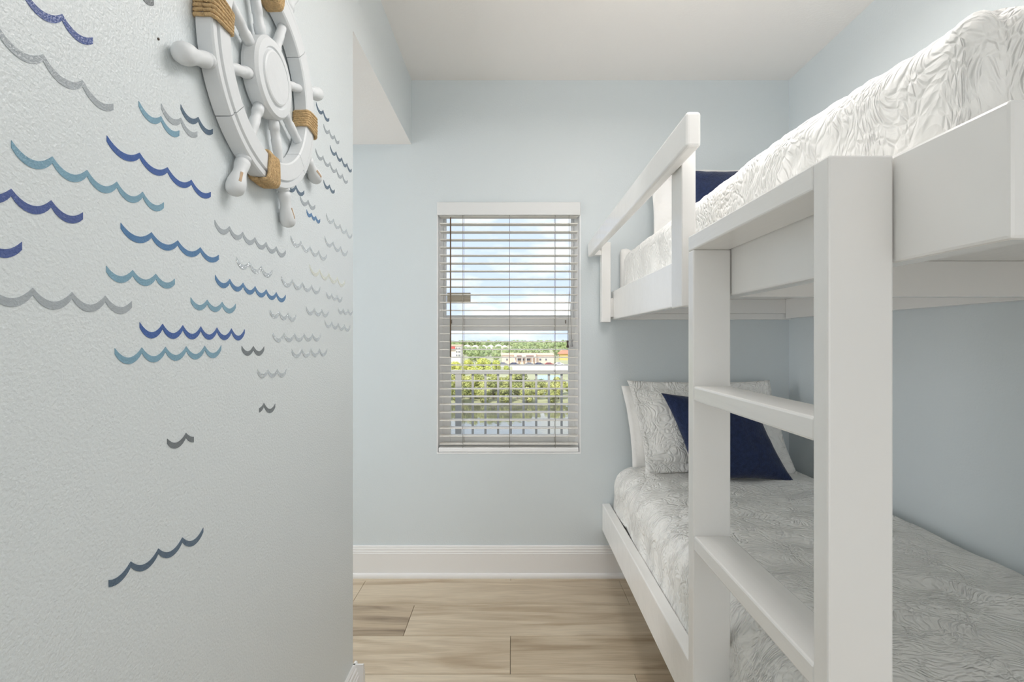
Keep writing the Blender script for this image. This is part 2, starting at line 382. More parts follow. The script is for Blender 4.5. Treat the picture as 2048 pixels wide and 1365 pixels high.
for cx in (-0.2415, -0.0120, 0.2135):
    for yy in (WY+0.0010, WY+0.0590):
        tube('ladder_cord', [(cx, yy, CZ+0.63), (cx, yy, zbr+0.016)], 0.0011, CORD, bl, n=6)
tube('tilt_wand', [(-0.3015, WY-0.006, CZ+0.60), (-0.3015, WY-0.006, CZ-0.085)], 0.0034, WAND, bl, n=8)
for cx, z, m in ((0.2725, -0.005, TASSEL), (0.2930, 0.000, TASSEL_G)):
    tube('lift_cord', [(0.280, WY-0.004, CZ+0.62), (0.281, WY-0.004, CZ+0.25), (cx, WY-0.006, CZ+z)], 0.0010, CORD, bl, n=6)
    bm = bmesh.new(); lathe(bm, [(0.002, 0.002), (0.0058, 0.0), (0.0048, -0.006), (0.0036, -0.014), (0.005, -0.022), (0.0070, -0.031), (0.0058, -0.034)], n=12, c=(cx, WY-0.006, CZ+z))
    link('tassel', mesh_from(bm), m, bl, smooth=True)

# ------------------------------------------------------------------ bunk bed
bk = empty('bunk_bed', (0.90, 1.5, 0)); props(bk, 'white painted wooden bunk bed with ladder and guard rail', 'bunk bed')
BX = 0.487
def cz(*b): return (b[0], b[1], b[2], b[3], CZ+b[4], CZ+b[5])
box('side_rail', cz(BX, BX+0.036, 0.500, WY-0.002, 0.0985, 0.236), WHITE, bk, bevel=0.004)
box('end_rail', cz(BX+0.036, RX-0.002, 0.500, 0.537, 0.1035, 0.236), WHITE, bk, bevel=0.004)
box('bunk_deck', cz(BX+0.036, RX-0.002, 0.537, WY-0.002, 0.197, 0.212), WHITE_L, bk)
box('cross_beam', cz(BX+0.036, RX-0.003, 1.275, 1.313, 0.1075, 0.197), WHITE_L, bk, bevel=0.003)
box('wall_ledger', cz(BX+0.036, RX-0.003, WY-0.042, WY-0.003, 0.127, 0.197), WHITE_L, bk, bevel=0.002)
box('wall_ledger', cz(BX+0.036, RX-0.003, WY-0.030, WY-0.003, 0.0985, 0.127), WHITE_L, bk, bevel=0.002)
box('wall_ledger', cz(RX-0.040, RX-0.003, 0.54, WY-0.044, 0.1035, 0.197), WHITE_L, bk, bevel=0.002)
# ladder
LDX0, LDX1 = 0.4015, 0.4845
LN, LF, LD = 0.650, 1.134, 0.0335
box('ladder_post', (LDX0, LDX1, LN, LN+LD, 0, CZ+0.235), WHITE, bk, bevel=0.003)
box('ladder_post', (LDX0, LDX1, LF, LF+LD, 0, CZ+0.200), WHITE, bk, bevel=0.003)
box('ladder_cap', (LDX0, LDX1, LN+LD, LF+LD, CZ+0.200, CZ+0.235), WHITE_L, bk, bevel=0.003)
for z in (-0.103, -0.4345, -0.768):
    box('rung', (LDX0+0.001, LDX1-0.001, LN+LD-0.001, LF+0.001, CZ+z-0.033, CZ+z), WHITE_L, bk, bevel=0.004)
# guard rail
hexa('guard_rail', (0.386, 0.4185, CZ+0.4275, CZ+0.506, 1.132), (0.3705, 0.397, CZ+0.405, CZ+0.474, WY-0.010), WHITE, bk, bevel=0.007)
box('guard_post', cz(0.4185, 0.4535, 1.262, 1.345, 0.082, 0.490), WHITE, bk, bevel=0.003)
box('spacer_block', cz(0.4535, BX, 1.275, 1.335, 0.11, 0.20), WHITE, bk)
box('guard_post', cz(0.4300, 0.4735, 2.452, WY-0.012, 0.085, 0.468), WHITE, bk, bevel=0.003)
box('spacer_block', cz(0.4735, BX, 2.46, WY-0.012, 0.11, 0.20), WHITE, bk)
box('spacer_block', cz(0.397, 0.431, 2.46, WY-0.012, 0.408, 0.43), WHITE, bk)
# lower bunk frame
box('side_rail', cz(0.4865-0.044, 0.4865-0.006, LF+LD+0.002, WY-0.002, -0.936, -0.803), WHITE, bk, bevel=0.004)
box('side_rail', cz(LDX1, LDX1+0.036, 0.500, LF+LD+0.002, -0.936, -0.803), WHITE, bk, bevel=0.004)
box('end_rail', cz(LDX1+0.036, RX-0.002, 0.500, 0.537, -0.936, -0.803), WHITE, bk, bevel=0.004)
box('bunk_deck', cz(0.4865-0.006, RX-0.034, 0.537, WY-0.034, -0.875, -0.860), WHITE_L, bk)
for px, py in ((0.540, 0.54), (RX-0.11, 0.54), (RX-0.11, WY-0.11), (0.640, WY-0.11)):
    box('leg', (px, px+0.07, py, py+0.07, 0, CZ-0.876), WHITE, bk, bevel=0.003)

# ------------------------------------------------------------------ bedding
def fbm(p, s, seed=0.0):
    return noise.fractal(Vector(p)*s+Vector((seed, seed*1.7, seed*0.3)), 1.0, 2.0, 3)
def rounded_block(x0, x1, y0, y1, z0, z1, r, nx, ny, nz, rb=0.02):
    bm = bmesh.new()
    def face(f, nu, nv):
        g = [[bm.verts.new(f(i/nu, j/nv)) for j in range(nv+1)] for i in range(nu+1)]
        for i in range(nu):
            for j in range(nv): bm.faces.new((g[i][j], g[i+1][j], g[i+1][j+1], g[i][j+1]))
    L = lambda a_, b_, t_: a_+(b_-a_)*t_
    face(lambda u, v: (L(x0, x1, u), L(y0, y1, v), z1), nx, ny); face(lambda u, v: (L(x0, x1, u), L(y0, y1, v), z0), nx, ny)
    face(lambda u, v: (x0, L(y0, y1, u), L(z0, z1, v)), ny, nz); face(lambda u, v: (x1, L(y0, y1, u), L(z0, z1, v)), ny, nz)
    face(lambda u, v: (L(x0, x1, u), y0, L(z0, z1, v)), nx, nz); face(lambda u, v: (L(x0, x1, u), y1, L(z0, z1, v)), nx, nz)
    bmesh.ops.remove_doubles(bm, verts=bm.verts, dist=1e-5); bmesh.ops.recalc_face_normals(bm, faces=bm.faces)
    for v in bm.verts:
        p = v.co; q = Vector((min(max(p.x, x0+r), x1-r), min(max(p.y, y0+r), y1-r), min(max(p.z, z0+rb), z1-r)))
        rz = r if p.z > z1-r else rb
        d = p-q
        if p.z >= z1-r:
            if d.length > 1e-6: v.co = q+d.normalized()*min(r, d.length) if d.length > r else p
        else:
            d2 = Vector((d.x, d.y, 0))
            if d2.length > r: d2 = d2.normalized()*r; v.co = Vector((q.x+d2.x, q.y+d2.y, p.z))
    bm.normal_update(); return bm

# lower quilt
bm = rounded_block(0.4815, RX-0.004, 0.545, WY-0.006, CZ-0.858, CZ-0.600, 0.085, 50, 110, 16)
for v in bm.verts:
    p = v.co.copy(); n = v.normal.copy()
    e = min(1, (RX-p.x)/0.08)*min(1, (WY-p.y)/0.06)
    up = max(0, n.z)
    v.co += n*(0.007*fbm(p, 6, 1)*e+0.003*fbm(p, 20, 3)*e)
    if up > 0.5 and p.x > 0.6: v.co.z += 0.008*e-0.006*math.exp(-((p.x-1.05)/0.12)**2-((p.y-1.05)/0.1)**2)
    # soft slope from the top towards the open side, bulging over the rail
    s = max(0.0, (0.66-p.x)/0.18)
    if p.z > CZ-0.80: v.co.z -= 0.022*min(1, s)**2
    if p.x < 0.53: v.co.x = max(v.co.x, 0.482)
props(link('quilt', mesh_from(bm), QUILT, origin=(0.92, 1.5, CZ-0.858), smooth=True), 'white paisley quilt covering the lower bunk mattress under the ladder', 'quilt', 'matching white quilts')

# upper quilt
bm = rounded_block(BX+0.040, RX-0.004, 0.568, WY-0.055, CZ+0.2135, CZ+0.423, 0.062, 84, 250, 22)
for v in bm.verts:
    p = v.co.copy(); n = v.normal.copy()
    e = min(1, (RX-p.x)/0.08)*min(1, max(0.2, (WY-0.04-p.y)/0.08))
    hb = min(1, max(0, (p.z-CZ-0.215)/0.08))
    v.co += n*hb*(0.004*fbm(p, 7, 5)*e+0.003*fbm((p.x, p.y*1.6, p.z), 22, 8)*e)
    v.co.z -= 0.024*hb*max(0, min(1, (0.95-p.y)/0.35))
    if p.y < 0.70 and p.x < 0.66 and (abs(n.x)+abs(n.y)) > 0.15:
        ang = math.degrees(math.atan2(-n.y, -n.x)); wt = hb*min(1, 1.6*math.hypot(n.x, n.y))
        nh = Vector((n.x, n.y, 0)).normalized()
        v.co += nh*wt*(0.013*math.exp(-((ang-28)/20)**2)-0.015*math.exp(-((ang-62)/14)**2))
    v.co.x = max(v.co.x, BX+0.0375)
props(link('quilt', mesh_from(bm), QUILT_U, origin=(0.94, 1.5, CZ+0.2135), smooth=True), 'white paisley quilt covering the upper bunk mattress behind the guard rail', 'quilt', 'matching white quilts')
# folded-over edge of quilt at the head end of the upper bunk
bm = rounded_block(BX+0.038, 1.20, WY-0.052, WY-0.006, CZ+0.2135, CZ+0.445, 0.018, 24, 4, 14)
for v in bm.verts:
    p = v.co.copy(); hb = min(1, max(0, (p.z-CZ-0.215)/0.1)); v.co.y += 0.006*fbm(p, 12, 2)*hb*(1 if p.y < WY-0.03 else 0.2); v.co.z += (0.008*fbm((p.x, 0, 0), 9, 4)-0.06*min(1, max(0, (p.x-0.56)/0.1)))*hb
props(link('bed_sheet', mesh_from(bm), SHEET, origin=(0.86, WY-0.03, CZ+0.2135), smooth=True), 'white sheet edge folded up at the head of the upper bunk', 'sheet')

def pillow_mesh(w, h, th, n=36, flange=0.0, pinch=0.05, seed=0, wr=0.004, shear=0.0, ear=0.0):
    """pillow in local coords: x width, y thickness (front = -y), z height from 0 to h"""
    bm = bmesh.new(); nn = n; front = {}; back = {}
    for i in range(nn+1):
        for j in range(nn+1):
            u = -1+2*i/nn; v = -1+2*j/nn
            fu = 1-flange/(w/2); fv = 1-flange/(h/2)
            uu = min(1, abs(u)/fu); vv = min(1, abs(v)/fv)
            t_ = th/2*max(0, 1-uu**2.6)**0.62*max(0, 1-vv**2.6)**0.62+0.004
            x = w/2*u*(1-pinch*(1-v*v)); z = h/2*v*(1-pinch*(1-u*u))
            cr = (abs(u)*abs(v))**6*ear
            x *= 1+cr; z *= 1+cr
            p = Vector((x, 0, z)); dn = wr*(fbm((x, seed, z), 9, seed)+0.6*fbm((x, seed, z*0.6), 24, seed+3))
            sag = 0.04*h*(1-v)*0.5
            border = i in (0, nn) or j in (0, nn)
            flap = 0.010*fbm((x*1.0, 3.1, z), 8, seed+9)*max(0, max(abs(u), abs(v))-0.75)*4
            x += shear*(z/h)
            front[i, j] = bm.verts.new((x, -t_*1.0+(0 if border else dn)+flap, z+h/2))
            back[i, j] = bm.verts.new((x, t_*0.8+(0 if border else dn*0.5)+flap, z+h/2))
    for i in range(nn):
        for j in range(nn):
            bm.faces.new((front[i, j], front[i+1, j], front[i+1, j+1], front[i, j+1])); bm.faces.new((back[i, j+1], back[i+1, j+1], back[i+1, j], back[i, j]))
    for i in range(nn):
        for (p, q) in (((i, 0), (i+1, 0)), ((i+1, nn), (i, nn)), ((0, i+1), (0, i)), ((nn, i), (nn, i+1))):
            bm.faces.new((front[p], back[p], back[q], front[q]))
    bmesh.ops.recalc_face_normals(bm, faces=bm.faces)
    return mesh_from(bm)
def pillow(name, m, loc, lean, label, cat, group=None, yaw=0, roll=0, **k):
    me = pillow_mesh(**k); me.materials.append(m)
    for p in me.polygons: p.use_smooth = True
    o = bpy.data.objects.new(name, me); COL.objects.link(o); o.location = loc
    o.rotation_euler = (-math.radians(lean), math.radians(roll), math.radians(yaw), 'XYZ')[:3]
    return props(o, label, cat, group)
LT = CZ-0.600; UT = CZ+0.426
pillow('pillow', SHEET, (0.905, 2.380, LT+0.006), 15, 'plain white pillow against the wall on the lower bunk', 'pillow', w=0.72, h=0.385, th=0.08, flange=0.03, seed=2, wr=0.006, shear=-0.03, pinch=0.035)
pillow('pillow', QUILT_P, (0.905, 2.268, LT+0.008), 22, 'white quilted pillow sham leaning behind the navy cushion on the lower bunk', 'pillow', w=0.66, h=0.425, th=0.105, flange=0.035, seed=6, wr=0.006, shear=-0.045, pinch=0.03, ear=0.02)
pillow('cushion', NAVY, (0.925, 2.150, LT+0.008), 23, 'navy blue chenille cushion on the lower bunk', 'cushion', w=0.395, h=0.375, th=0.11, seed=11, pinch=0.06, shear=-0.10, ear=0.03)
pillow('pillow', SHEET, (0.985, 2.350, UT+0.006), 12, 'white pillow leaning on the wall at the head of the upper bunk', 'pillow', w=0.68, h=0.39, th=0.13, flange=0.05, seed=21, wr=0.012)
pillow('cushion', NAVY, (0.990, 2.225, UT+0.008), 15, 'navy cushion standing on the upper bunk', 'cushion', w=0.40, h=0.345, th=0.11, seed=31, pinch=0.05)

# ------------------------------------------------------------------ wall decals
def decal_mat(name, col):
    m = mat(name, col, 0.16, bump=(420, 0.0010), var=(60, 0.12), spec=0.55); return m
DB = decal_mat('decal_royal_blue', lin((58, 92, 158))); DT = decal_mat('decal_teal', lin((122, 160, 180))); DG = decal_mat('decal_pale_grey', lin((166, 173, 178)))
DM = decal_mat('decal_steel_blue', lin((78, 122, 166))); DN = decal_mat('decal_slate', lin((84, 104, 124))); DK = decal_mat('decal_dark_grey', lin((112, 118, 122)))
DV = decal_mat('decal_violet_blue', lin((74, 92, 148))); DS = mat('decal_silver', lin((228, 231, 234)), 0.08, bump=(210, 0.0045), metal=0.9)
def wall_pt(x, y):
    Y = -LX*1024/(1024-x); return Y, CZ+(680-y)*Y/1024
GRP = 'vinyl wave decals on the textured wall'
def decal(x0, y0, x1, y1, n, m, label, th=0.0085, first=0.0, last=0.92, sag=None):
    (ya, za), (yb, zb) = wall_pt(x0, y0), wall_pt(x1, y1)
    span = (n-1+last)-first; pw = (yb-ya)/span; sg = sag if sag else 0.235*pw
    th = min(th, 0.40*pw)
    bm = bmesh.new(); N = max(8, int(span*10)); rows_ = []
    base_a, base_b = za, zb
    def wv(s):
        f = s-math.floor(s); return -sg*(1-(2*f-1)**2)
    oa, ob = wv(first+1e-6), wv(first+span-1e-6)
    ss = sorted(set([first+span*i/N for i in range(N+1)]+[k for k in range(math.ceil(first), int(first+span)+1)]))
    for s in ss:
        t_ = (s-first)/span; y_ = ya+(yb-ya)*t_; zc = base_a-oa+(base_b-ob-base_a+oa)*t_+wv(s)
        f = s-math.floor(s); cusp = max(0, 1-min(f, 1-f)/0.12)
        hh = th*(1-0.15*cusp)
        rows_.append([bm.verts.new((LX+dx, y_, zz)) for dx, zz in ((0.0007, zc), (0.0007, zc-hh), (0.0, zc-hh), (0.0, zc))])
    for a_, b_ in zip(rows_, rows_[1:]):
        for k in range(4): bm.faces.new((a_[k], b_[k], b_[(k+1) % 4], a_[(k+1) % 4]))
    bm.faces.new(rows_[0]); bm.faces.new(rows_[-1][::-1]); bmesh.ops.recalc_face_normals(bm, faces=bm.faces)
    o = link('wave_decal', mesh_from(bm), m, origin=(LX, (ya+yb)/2, min(za, zb)-0.02)); props(o, label, 'wall decal', GRP)
D = decal
D(-47, -85, 185, 74, 3, DV, 'violet-blue wave decal high on the textured wall, above the long pale grey one')
D(-9, 46, 226, 207, 3, DG, 'long pale grey-teal wave decal high beside the ship wheel, under the violet-blue one')
D(240, -60, 307, -1, 2, DK, 'dark grey wave decal tip above the nail mark by the ship wheel')
D(277, 202, 358, 261, 2, DT, 'short teal two-scallop decal, outermost of three parallel ones by the wheel rim')
D(322, 207, 394, 263, 2, DG, 'short pale grey two-scallop decal, middle of three parallel ones by the wheel')
D(361, 209, 425, 258, 2, DN, 'short slate two-scallop decal closest to the wheel rim of three parallel ones')
D(213, 271, 421, 384, 4, DB, 'royal blue four-scallop wave decal below the three short parallel decals', sag=0.011)
D(22, 281, 327, 405, 5, DT, 'long teal five-scallop wave decal below the royal blue four-scallop one', sag=0.0115)
D(-74, 350, 165, 425, 3, DV, 'thick violet-blue wave decal under the long teal five-scallop one', sag=0.011)
D(-110, 490, 43, 484, 2, DV, 'short end of a violet-blue wave decal above the long lavender-grey one')
D(241, 446, 437, 510, 4, DM, 'steel blue four-scallop wave decal below the long teal five-scallop one', sag=0.011)
D(212, 532, 349, 558, 3, DT, 'teal three-scallop wave decal below the steel blue four-scallop one')
D(-29, 566, 263, 603, 4, DG, 'long lavender-grey four-scallop wave decal above the royal blue six-scallop one', sag=0.0125)
D(279, 645, 489, 659, 6, DB, 'royal blue six-scallop wave decal directly above the long teal one', sag=0.0125, last=1.0)
D(229, 697, 442, 691, 5, DT, 'teal five-scallop wave decal directly below the royal blue six-scallop one', sag=0.0125, last=1.0)
D(483, 692, 528, 693, 2, DK, 'short grey two-scallop decal beside the end of the lower teal decal', last=1.0)
D(514, 738, 572, 738, 3, DS, 'small silver three-scallop decal, just above the tiny dark squiggle', last=1.0)
D(518, 817, 550, 808, 2, DK, 'tiny dark grey squiggle decal alone above the bare lower wall', first=0.6, last=1.0)
D(334, 878, 387, 874, 2, DK, 'small dark grey one-and-a-half-scallop decal alone on the bare lower wall', last=0.45)
D(217, 1161, 406, 1056, 4, DN, 'slate blue four-scallop decal alone lowest on the wall', first=0.3, last=1.0)
D(429, 440, 571, 501, 6, DG, 'long silver-grey six-scallop decal under the wheel handles', last=1.0)
D(472, 513, 544, 540, 3, DS, 'silver three-scallop decal between the long silver-grey one and the blue foil one', last=1.0)
D(430, 550, 571, 590, 6, DM, 'glossy blue six-scallop foil decal fading to silver at one end', last=1.0)
D(381, 595, 471, 608, 3, DT, 'grey-teal three-scallop decal just under the glossy blue foil one', last=1.0)
for q, lab in (((539, 618, 592, 629, 3), 'small silver three-scallop decal under the end of the glossy blue foil one'),
               ((545, 665, 641, 667, 5), 'silver five-scallop decal level with the royal blue six-scallop one'),
               ((583, 698, 654, 697, 4), 'silver four-scallop decal, lowest of the silver ones near the wall corner'),
               ((562, 552, 640, 574, 4), 'silver four-scallop decal between the cream foil one and the glossy blue one'),
               ((581, 471, 653, 509, 4), 'silver four-scallop decal directly beneath the bottom wheel handle'),
               ((652, 426, 704, 467, 4), 'topmost silver four-scallop decal, running to the wall corner'),
               ((649, 472, 695, 501, 3), 'silver three-scallop decal just above the cream foil one'),
               ((652, 583, 684, 594, 3), 'tiny silver three-scallop decal just under the cream foil one'),
               ((612, 613, 657, 621, 3), 'tiny silver three-scallop decal just above the silver five-scallop one'),
               ((676, 615, 705, 620, 3), 'tiny silver three-scallop decal touching the wall corner'),
               ((649, 640, 700, 651, 4), 'silver four-scallop decal just under the tiny one touching the wall corner')):
    D(*q, DS, lab, last=1.0)
D(619, 529, 690, 561, 4, mat('decal_cream', lin((246, 243, 226)), 0.10, bump=(210, 0.0024), metal=0.8), 'cream-tinted four-scallop foil decal among the silver ones near the wall corner', last=1.0)
D(613, 419, 640, 438, 3, DM, 'small blue foil three-scallop decal below the pale grey one by the bottom handle', last=1.0)
D(572, 362, 608, 381, 2, DN, 'slate decal peeping out under the wheel rim beside the bottom handle')
D(600, 391, 630, 410, 2, DG, 'pale grey two-scallop decal beside the bottom handle of the wheel')
D(632, 204, 658, 236, 2, DN, 'slate two-scallop decal under the far horizontal handle of the wheel')
D(647, 248, 678, 281, 3, DG, 'pale grey three-scallop decal under the slate one by the far wheel handle')
D(660, 290, 703, 338, 4, DN, 'slate blue four-scallop decal at the wall corner beside the wheel')
D(631, 297, 695, 360, 5, DG, 'pale grey five-scallop decal under the slate blue corner one')
D(647, 360, 669, 379, 2, DN, 'slate two-scallop decal beneath the pale grey five-scallop one')

ny_, nz_ = wall_pt(316, 78)
bm = bmesh.new(); lathe(bm, [(0.0018, 0.0), (0.0018, 0.0012), (0.0010, 0.0018)], n=10, axis='x', c=(LX, ny_, nz_))
bmesh.ops.recalc_face_normals(bm, faces=bm.faces); props(link('nail', mesh_from(bm), TASSEL, origin=(LX, ny_, nz_)), 'tiny dark nail head in the wall just above the wheel handle', 'nail')
# ------------------------------------------------------------------ ship wheel
WC = Vector((LX, 0.998, CZ+0.509)); TH0 = math.radians(20)
sw = empty('ship_wheel', (LX, 0.998, CZ+0.509)); props(sw, 'white wooden ship wheel with jute rope wraps hung on the wall', 'ship wheel')
def wp(t, r, a): return WC+Vector((t, r*math.cos(a), r*math.sin(a)))
RO, RI = 0.206, 0.156
prof = [(RI, 0.004), (RO, 0.004), (RO, 0.027), (RO-0.002, 0.030), (RO-0.011, 0.0305), (RO-0.0125, 0.0275), (RO-0.015, 0.0275), (RO-0.0165, 0.0325), (RI+0.003, 0.0325), (RI, 0.030)]
seams = [math.radians(a) for a in (42.5, 132.5, 222.5, 317.5)]
def rim_arc(a0, a1, n=24):
    bm = bmesh.new(); R_ = []
    for i in range(n+1):
        a_ = a0+(a1-a0)*i/n; R_.append([bm.verts.new(wp(t, r, a_)) for r, t in prof])
    m_ = len(prof)
    for A, B in zip(R_, R_[1:]):
        for k in range(m_): bm.faces.new((A[k], A[(k+1) % m_], B[(k+1) % m_], B[k]))
    bm.faces.new(R_[0]); bm.faces.new(R_[-1][::-1]); bmesh.ops.recalc_face_normals(bm, faces=bm.faces); return mesh_from(bm)
g = 0.004
for i in range(4):
    a0, a1 = seams[i]+g, (seams[(i+1) % 4] if i < 3 else seams[0]+2*PI)-g
    link('rim_segment', rim_arc(a0, a1), WHEELM, sw)
bm = bmesh.new(); lathe(bm, [(0.073, 0.004), (0.0745, 0.010), (0.0745, 0.029), (0.070, 0.0345), (0.056, 0.0355), (0.0535, 0.0325), (0.051, 0.0325), (0.049, 0.0365), (0.046, 0.038), (0.001, 0.038)], n=64, axis='x', c=WC)
bmesh.ops.recalc_face_normals(bm, faces=bm.faces); hub = link('hub', mesh_from(bm), WHEELM, sw)
for k in range(8):
    a_ = TH0+k*PI/4
    sp = [(0.070, 0.0095), (0.084, 0.0105), (0.092, 0.0105), (0.0935, 0.009), (0.1085, 0.0088), (0.110, 0.0098), (0.132, 0.0095), (0.134, 0.0088), (0.150, 0.0092), (0.160, 0.0092)]
    tube('spoke', [wp(0.0165, r, a_) for r, _ in sp], [q for _, q in sp], WHEELM, sw, n=16)
    hp = [(0.203, 0.0125), (0.209, 0.0128), (0.2105, 0.0105), (0.213, 0.0105), (0.2145, 0.0130), (0.222, 0.0128), (0.232, 0.0112), (0.240, 0.0112), (0.250, 0.0135), (0.260, 0.0158), (0.270, 0.0162), (0.278, 0.0145), (0.283, 0.0105), (0.2855, 0.005)]
    h_ = tube('handle', [wp(0.0168, r, a_) for r, _ in hp], [q for _, q in hp], WHEELM, sw, n=20)
    if k in (5, 6, 7):
        ax = Vector((0, math.cos(a_), math.sin(a_))); sd = Vector((0, -math.sin(a_), math.cos(a_)))
        bm = bmesh.new(); nv = []
        dirn = (Vector((0.75, 0, 0))-sd*0.66*(1 if k == 5 else 0.2)).normalized(); tg = ax.cross(dirn)
        for i in range(7):
            t_ = i/6; r = 0.245+0.022*t_; rad = 0.0130+(0.0160-0.0130)*min(1, t_*1.2); wd = 0.0022 if k != 6 else 0.0012
            nv.append([bm.verts.new(wp(0.0168, r, a_)+dirn*(rad+0.0004)+tg*s*wd) for s in (-1, 1)]+[bm.verts.new(wp(0.0168, r, a_)+dirn*(rad-0.002)+tg*s*wd) for s in (1, -1)])
        for A, B in zip(nv, nv[1:]):
            for q in range(4): bm.faces.new((A[q], A[(q+1) % 4], B[(q+1) % 4], B[q]))
        bm.faces.new(nv[0]); bm.faces.new(nv[-1][::-1]); bmesh.ops.recalc_face_normals(bm, faces=bm.faces)
        link('worn_patch', mesh_from(bm), WORN, h_)
# rope wraps
for ac in (-4, 86, 176, 266):
    bm = bmesh.new(); nt_ = 7
    r0, r1, t0, t1 = RI-0.0035, RO+0.0035, 0.001, 0.036
    rc, tcn, hr, ht = (r0+r1)/2, (t0+t1)/2, (r1-r0)/2, (t1-t0)/2
    for k in range(nt_):
        a_ = math.radians(ac)+(k-(nt_-1)/2)*0.0062/0.18
        loop = []
        for i in range(29):
            ph = 2*PI*i/28; cx_, sx_ = math.cos(ph), math.sin(ph)
            e_ = 0.35; rr = rc+hr*math.copysign(abs(cx_)**e_, cx_); tt = tcn+ht*math.copysign(abs(sx_)**e_, sx_)
            loop.append(wp(tt, rr, a_+0.012*math.sin(ph)+random.uniform(-0.003, 0.003)))
        add_tube(bm, loop, 0.0032+random.uniform(-0.0003, 0.0003), 7, caps=True)
    link('rope_wrap', mesh_from(bm), ROPE, sw, smooth=True)

# ------------------------------------------------------------------ balcony
SLABM = mat('balcony_concrete', lin((190, 188, 184)), 0.8, bump=(60, 0.002)); RAILM = mat('grey_railing_paint', lin((164, 159, 152)), 0.5)
struct(box('balcony_floor', (-4, 4, WY+T, 4.60, -0.25, -0.03), SLABM))
ra = empty('balcony_railing', (0, 4.43, -0.03)); props(ra, 'grey metal balcony railing with square pickets outside the window', 'railing')
box('top_rail', (-2.6, 2.6, 4.405, 4.46, CZ-0.296, CZ-0.262), RAILM, ra, bevel=0.004)
box('bottom_rail', (-2.6, 2.6, 4.415, 4.45, 0.06, 0.095), RAILM, ra, bevel=0.003)
px0 = (945.5-1024)/1024*4.43; pp = 25.38/1024*4.43
for k in range(-20, 24):
    x = px0+k*pp
    if k == -1: continue
    box('picket', (x-0.0095, x+0.0095, 4.4225, 4.4415, 0.095, CZ-0.296), RAILM, ra)
for x in ((917-1024)/1024*4.43, (917-1024)/1024*4.43+1.55, (917-1024)/1024*4.43-1.55):
    box('post', (x-0.0255, x+0.0255, 4.405, 4.456, -0.03, CZ-0.296), RAILM, ra)

# ------------------------------------------------------------------ grounds beyond
GZ = CZ-12.0
GRASS = mat('pale_ground', lin((176, 176, 140)), 0.95, var=(0.05, 0.3)); SAND = mat('pale_sand', lin((236, 230, 220)), 0.95)
struct(box('ground', (-1200, 1200, 99.5, 3500, GZ-1.0, GZ), GRASS, origin=(0, 300, GZ-1)))
WATER = mat('pond_water_surface', (0.16, 0.16, 0.12), 0.05, bump=(1.2, 0.02, (1, 0.35, 1)), spec=1.0)
struct(box('pond_water', (-260, 260, 8, 99.5, GZ-1.2, GZ-0.4), WATER, origin=(0, 50, GZ-1.2)))
props(box('sand_lot', (0.2, 70, 196, 228, GZ, GZ+0.15), SAND), 'bright pale sand lot behind the mangrove trees', 'sand lot')
LOT = mat('parking_asphalt', lin((196, 194, 196)), 0.9)
props(box('parking_lot', (-22, 40, 229, 249, GZ, GZ+0.1), LOT), 'pale grey parking lot in front of the peach building', 'parking lot')

def leaf_mat(name, c1, c2, sc=0.6):
    m = bpy.data.materials.new(name); m.use_nodes = True; t = m.node_tree; b = t.nodes['Principled BSDF']; b.inputs['Roughness'].default_value = 0.75; b.inputs['Specular IOR Level'].default_value = 0.2
    c = t.nodes.new('ShaderNodeTexCoord'); n = t.nodes.new('ShaderNodeTexNoise'); n.inputs['Scale'].default_value = sc; n.inputs['Detail'].default_value = 3
    oi = t.nodes.new('ShaderNodeObjectInfo'); ad = t.nodes.new('ShaderNodeMath'); ad.operation = 'MULTIPLY_ADD'; ad.inputs[1].default_value = 0.35
    t.links.new(c.outputs['Object'], n.inputs['Vector']); t.links.new(oi.outputs['Random'], ad.inputs[0]); t.links.new(n.outputs['Fac'], ad.inputs[2])
    r = t.nodes.new('ShaderNodeMapRange'); r.inputs['From Min'].default_value = 0.35; r.inputs['From Max'].default_value = 0.95
    t.links.new(ad.outputs['Value'], r.inputs['Value'])
    x = t.nodes.new('ShaderNodeMix'); x.data_type = 'RGBA'; x.inputs['A'].default_value = (*c1, 1); x.inputs['B'].default_value = (*c2, 1)
    t.links.new(r.outputs['Result'], x.inputs['Factor']); t.links.new(x.outputs['Result'], b.inputs['Base Color']); return m
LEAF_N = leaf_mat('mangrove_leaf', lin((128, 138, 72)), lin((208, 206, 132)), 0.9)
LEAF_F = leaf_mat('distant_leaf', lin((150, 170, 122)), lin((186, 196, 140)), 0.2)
LEAF_Y = leaf_mat('yellow_green_leaf', lin((176, 186, 88)), lin((216, 214, 122)))
BARK = mat('grey_bark', lin((120, 108, 94)), 0.95)
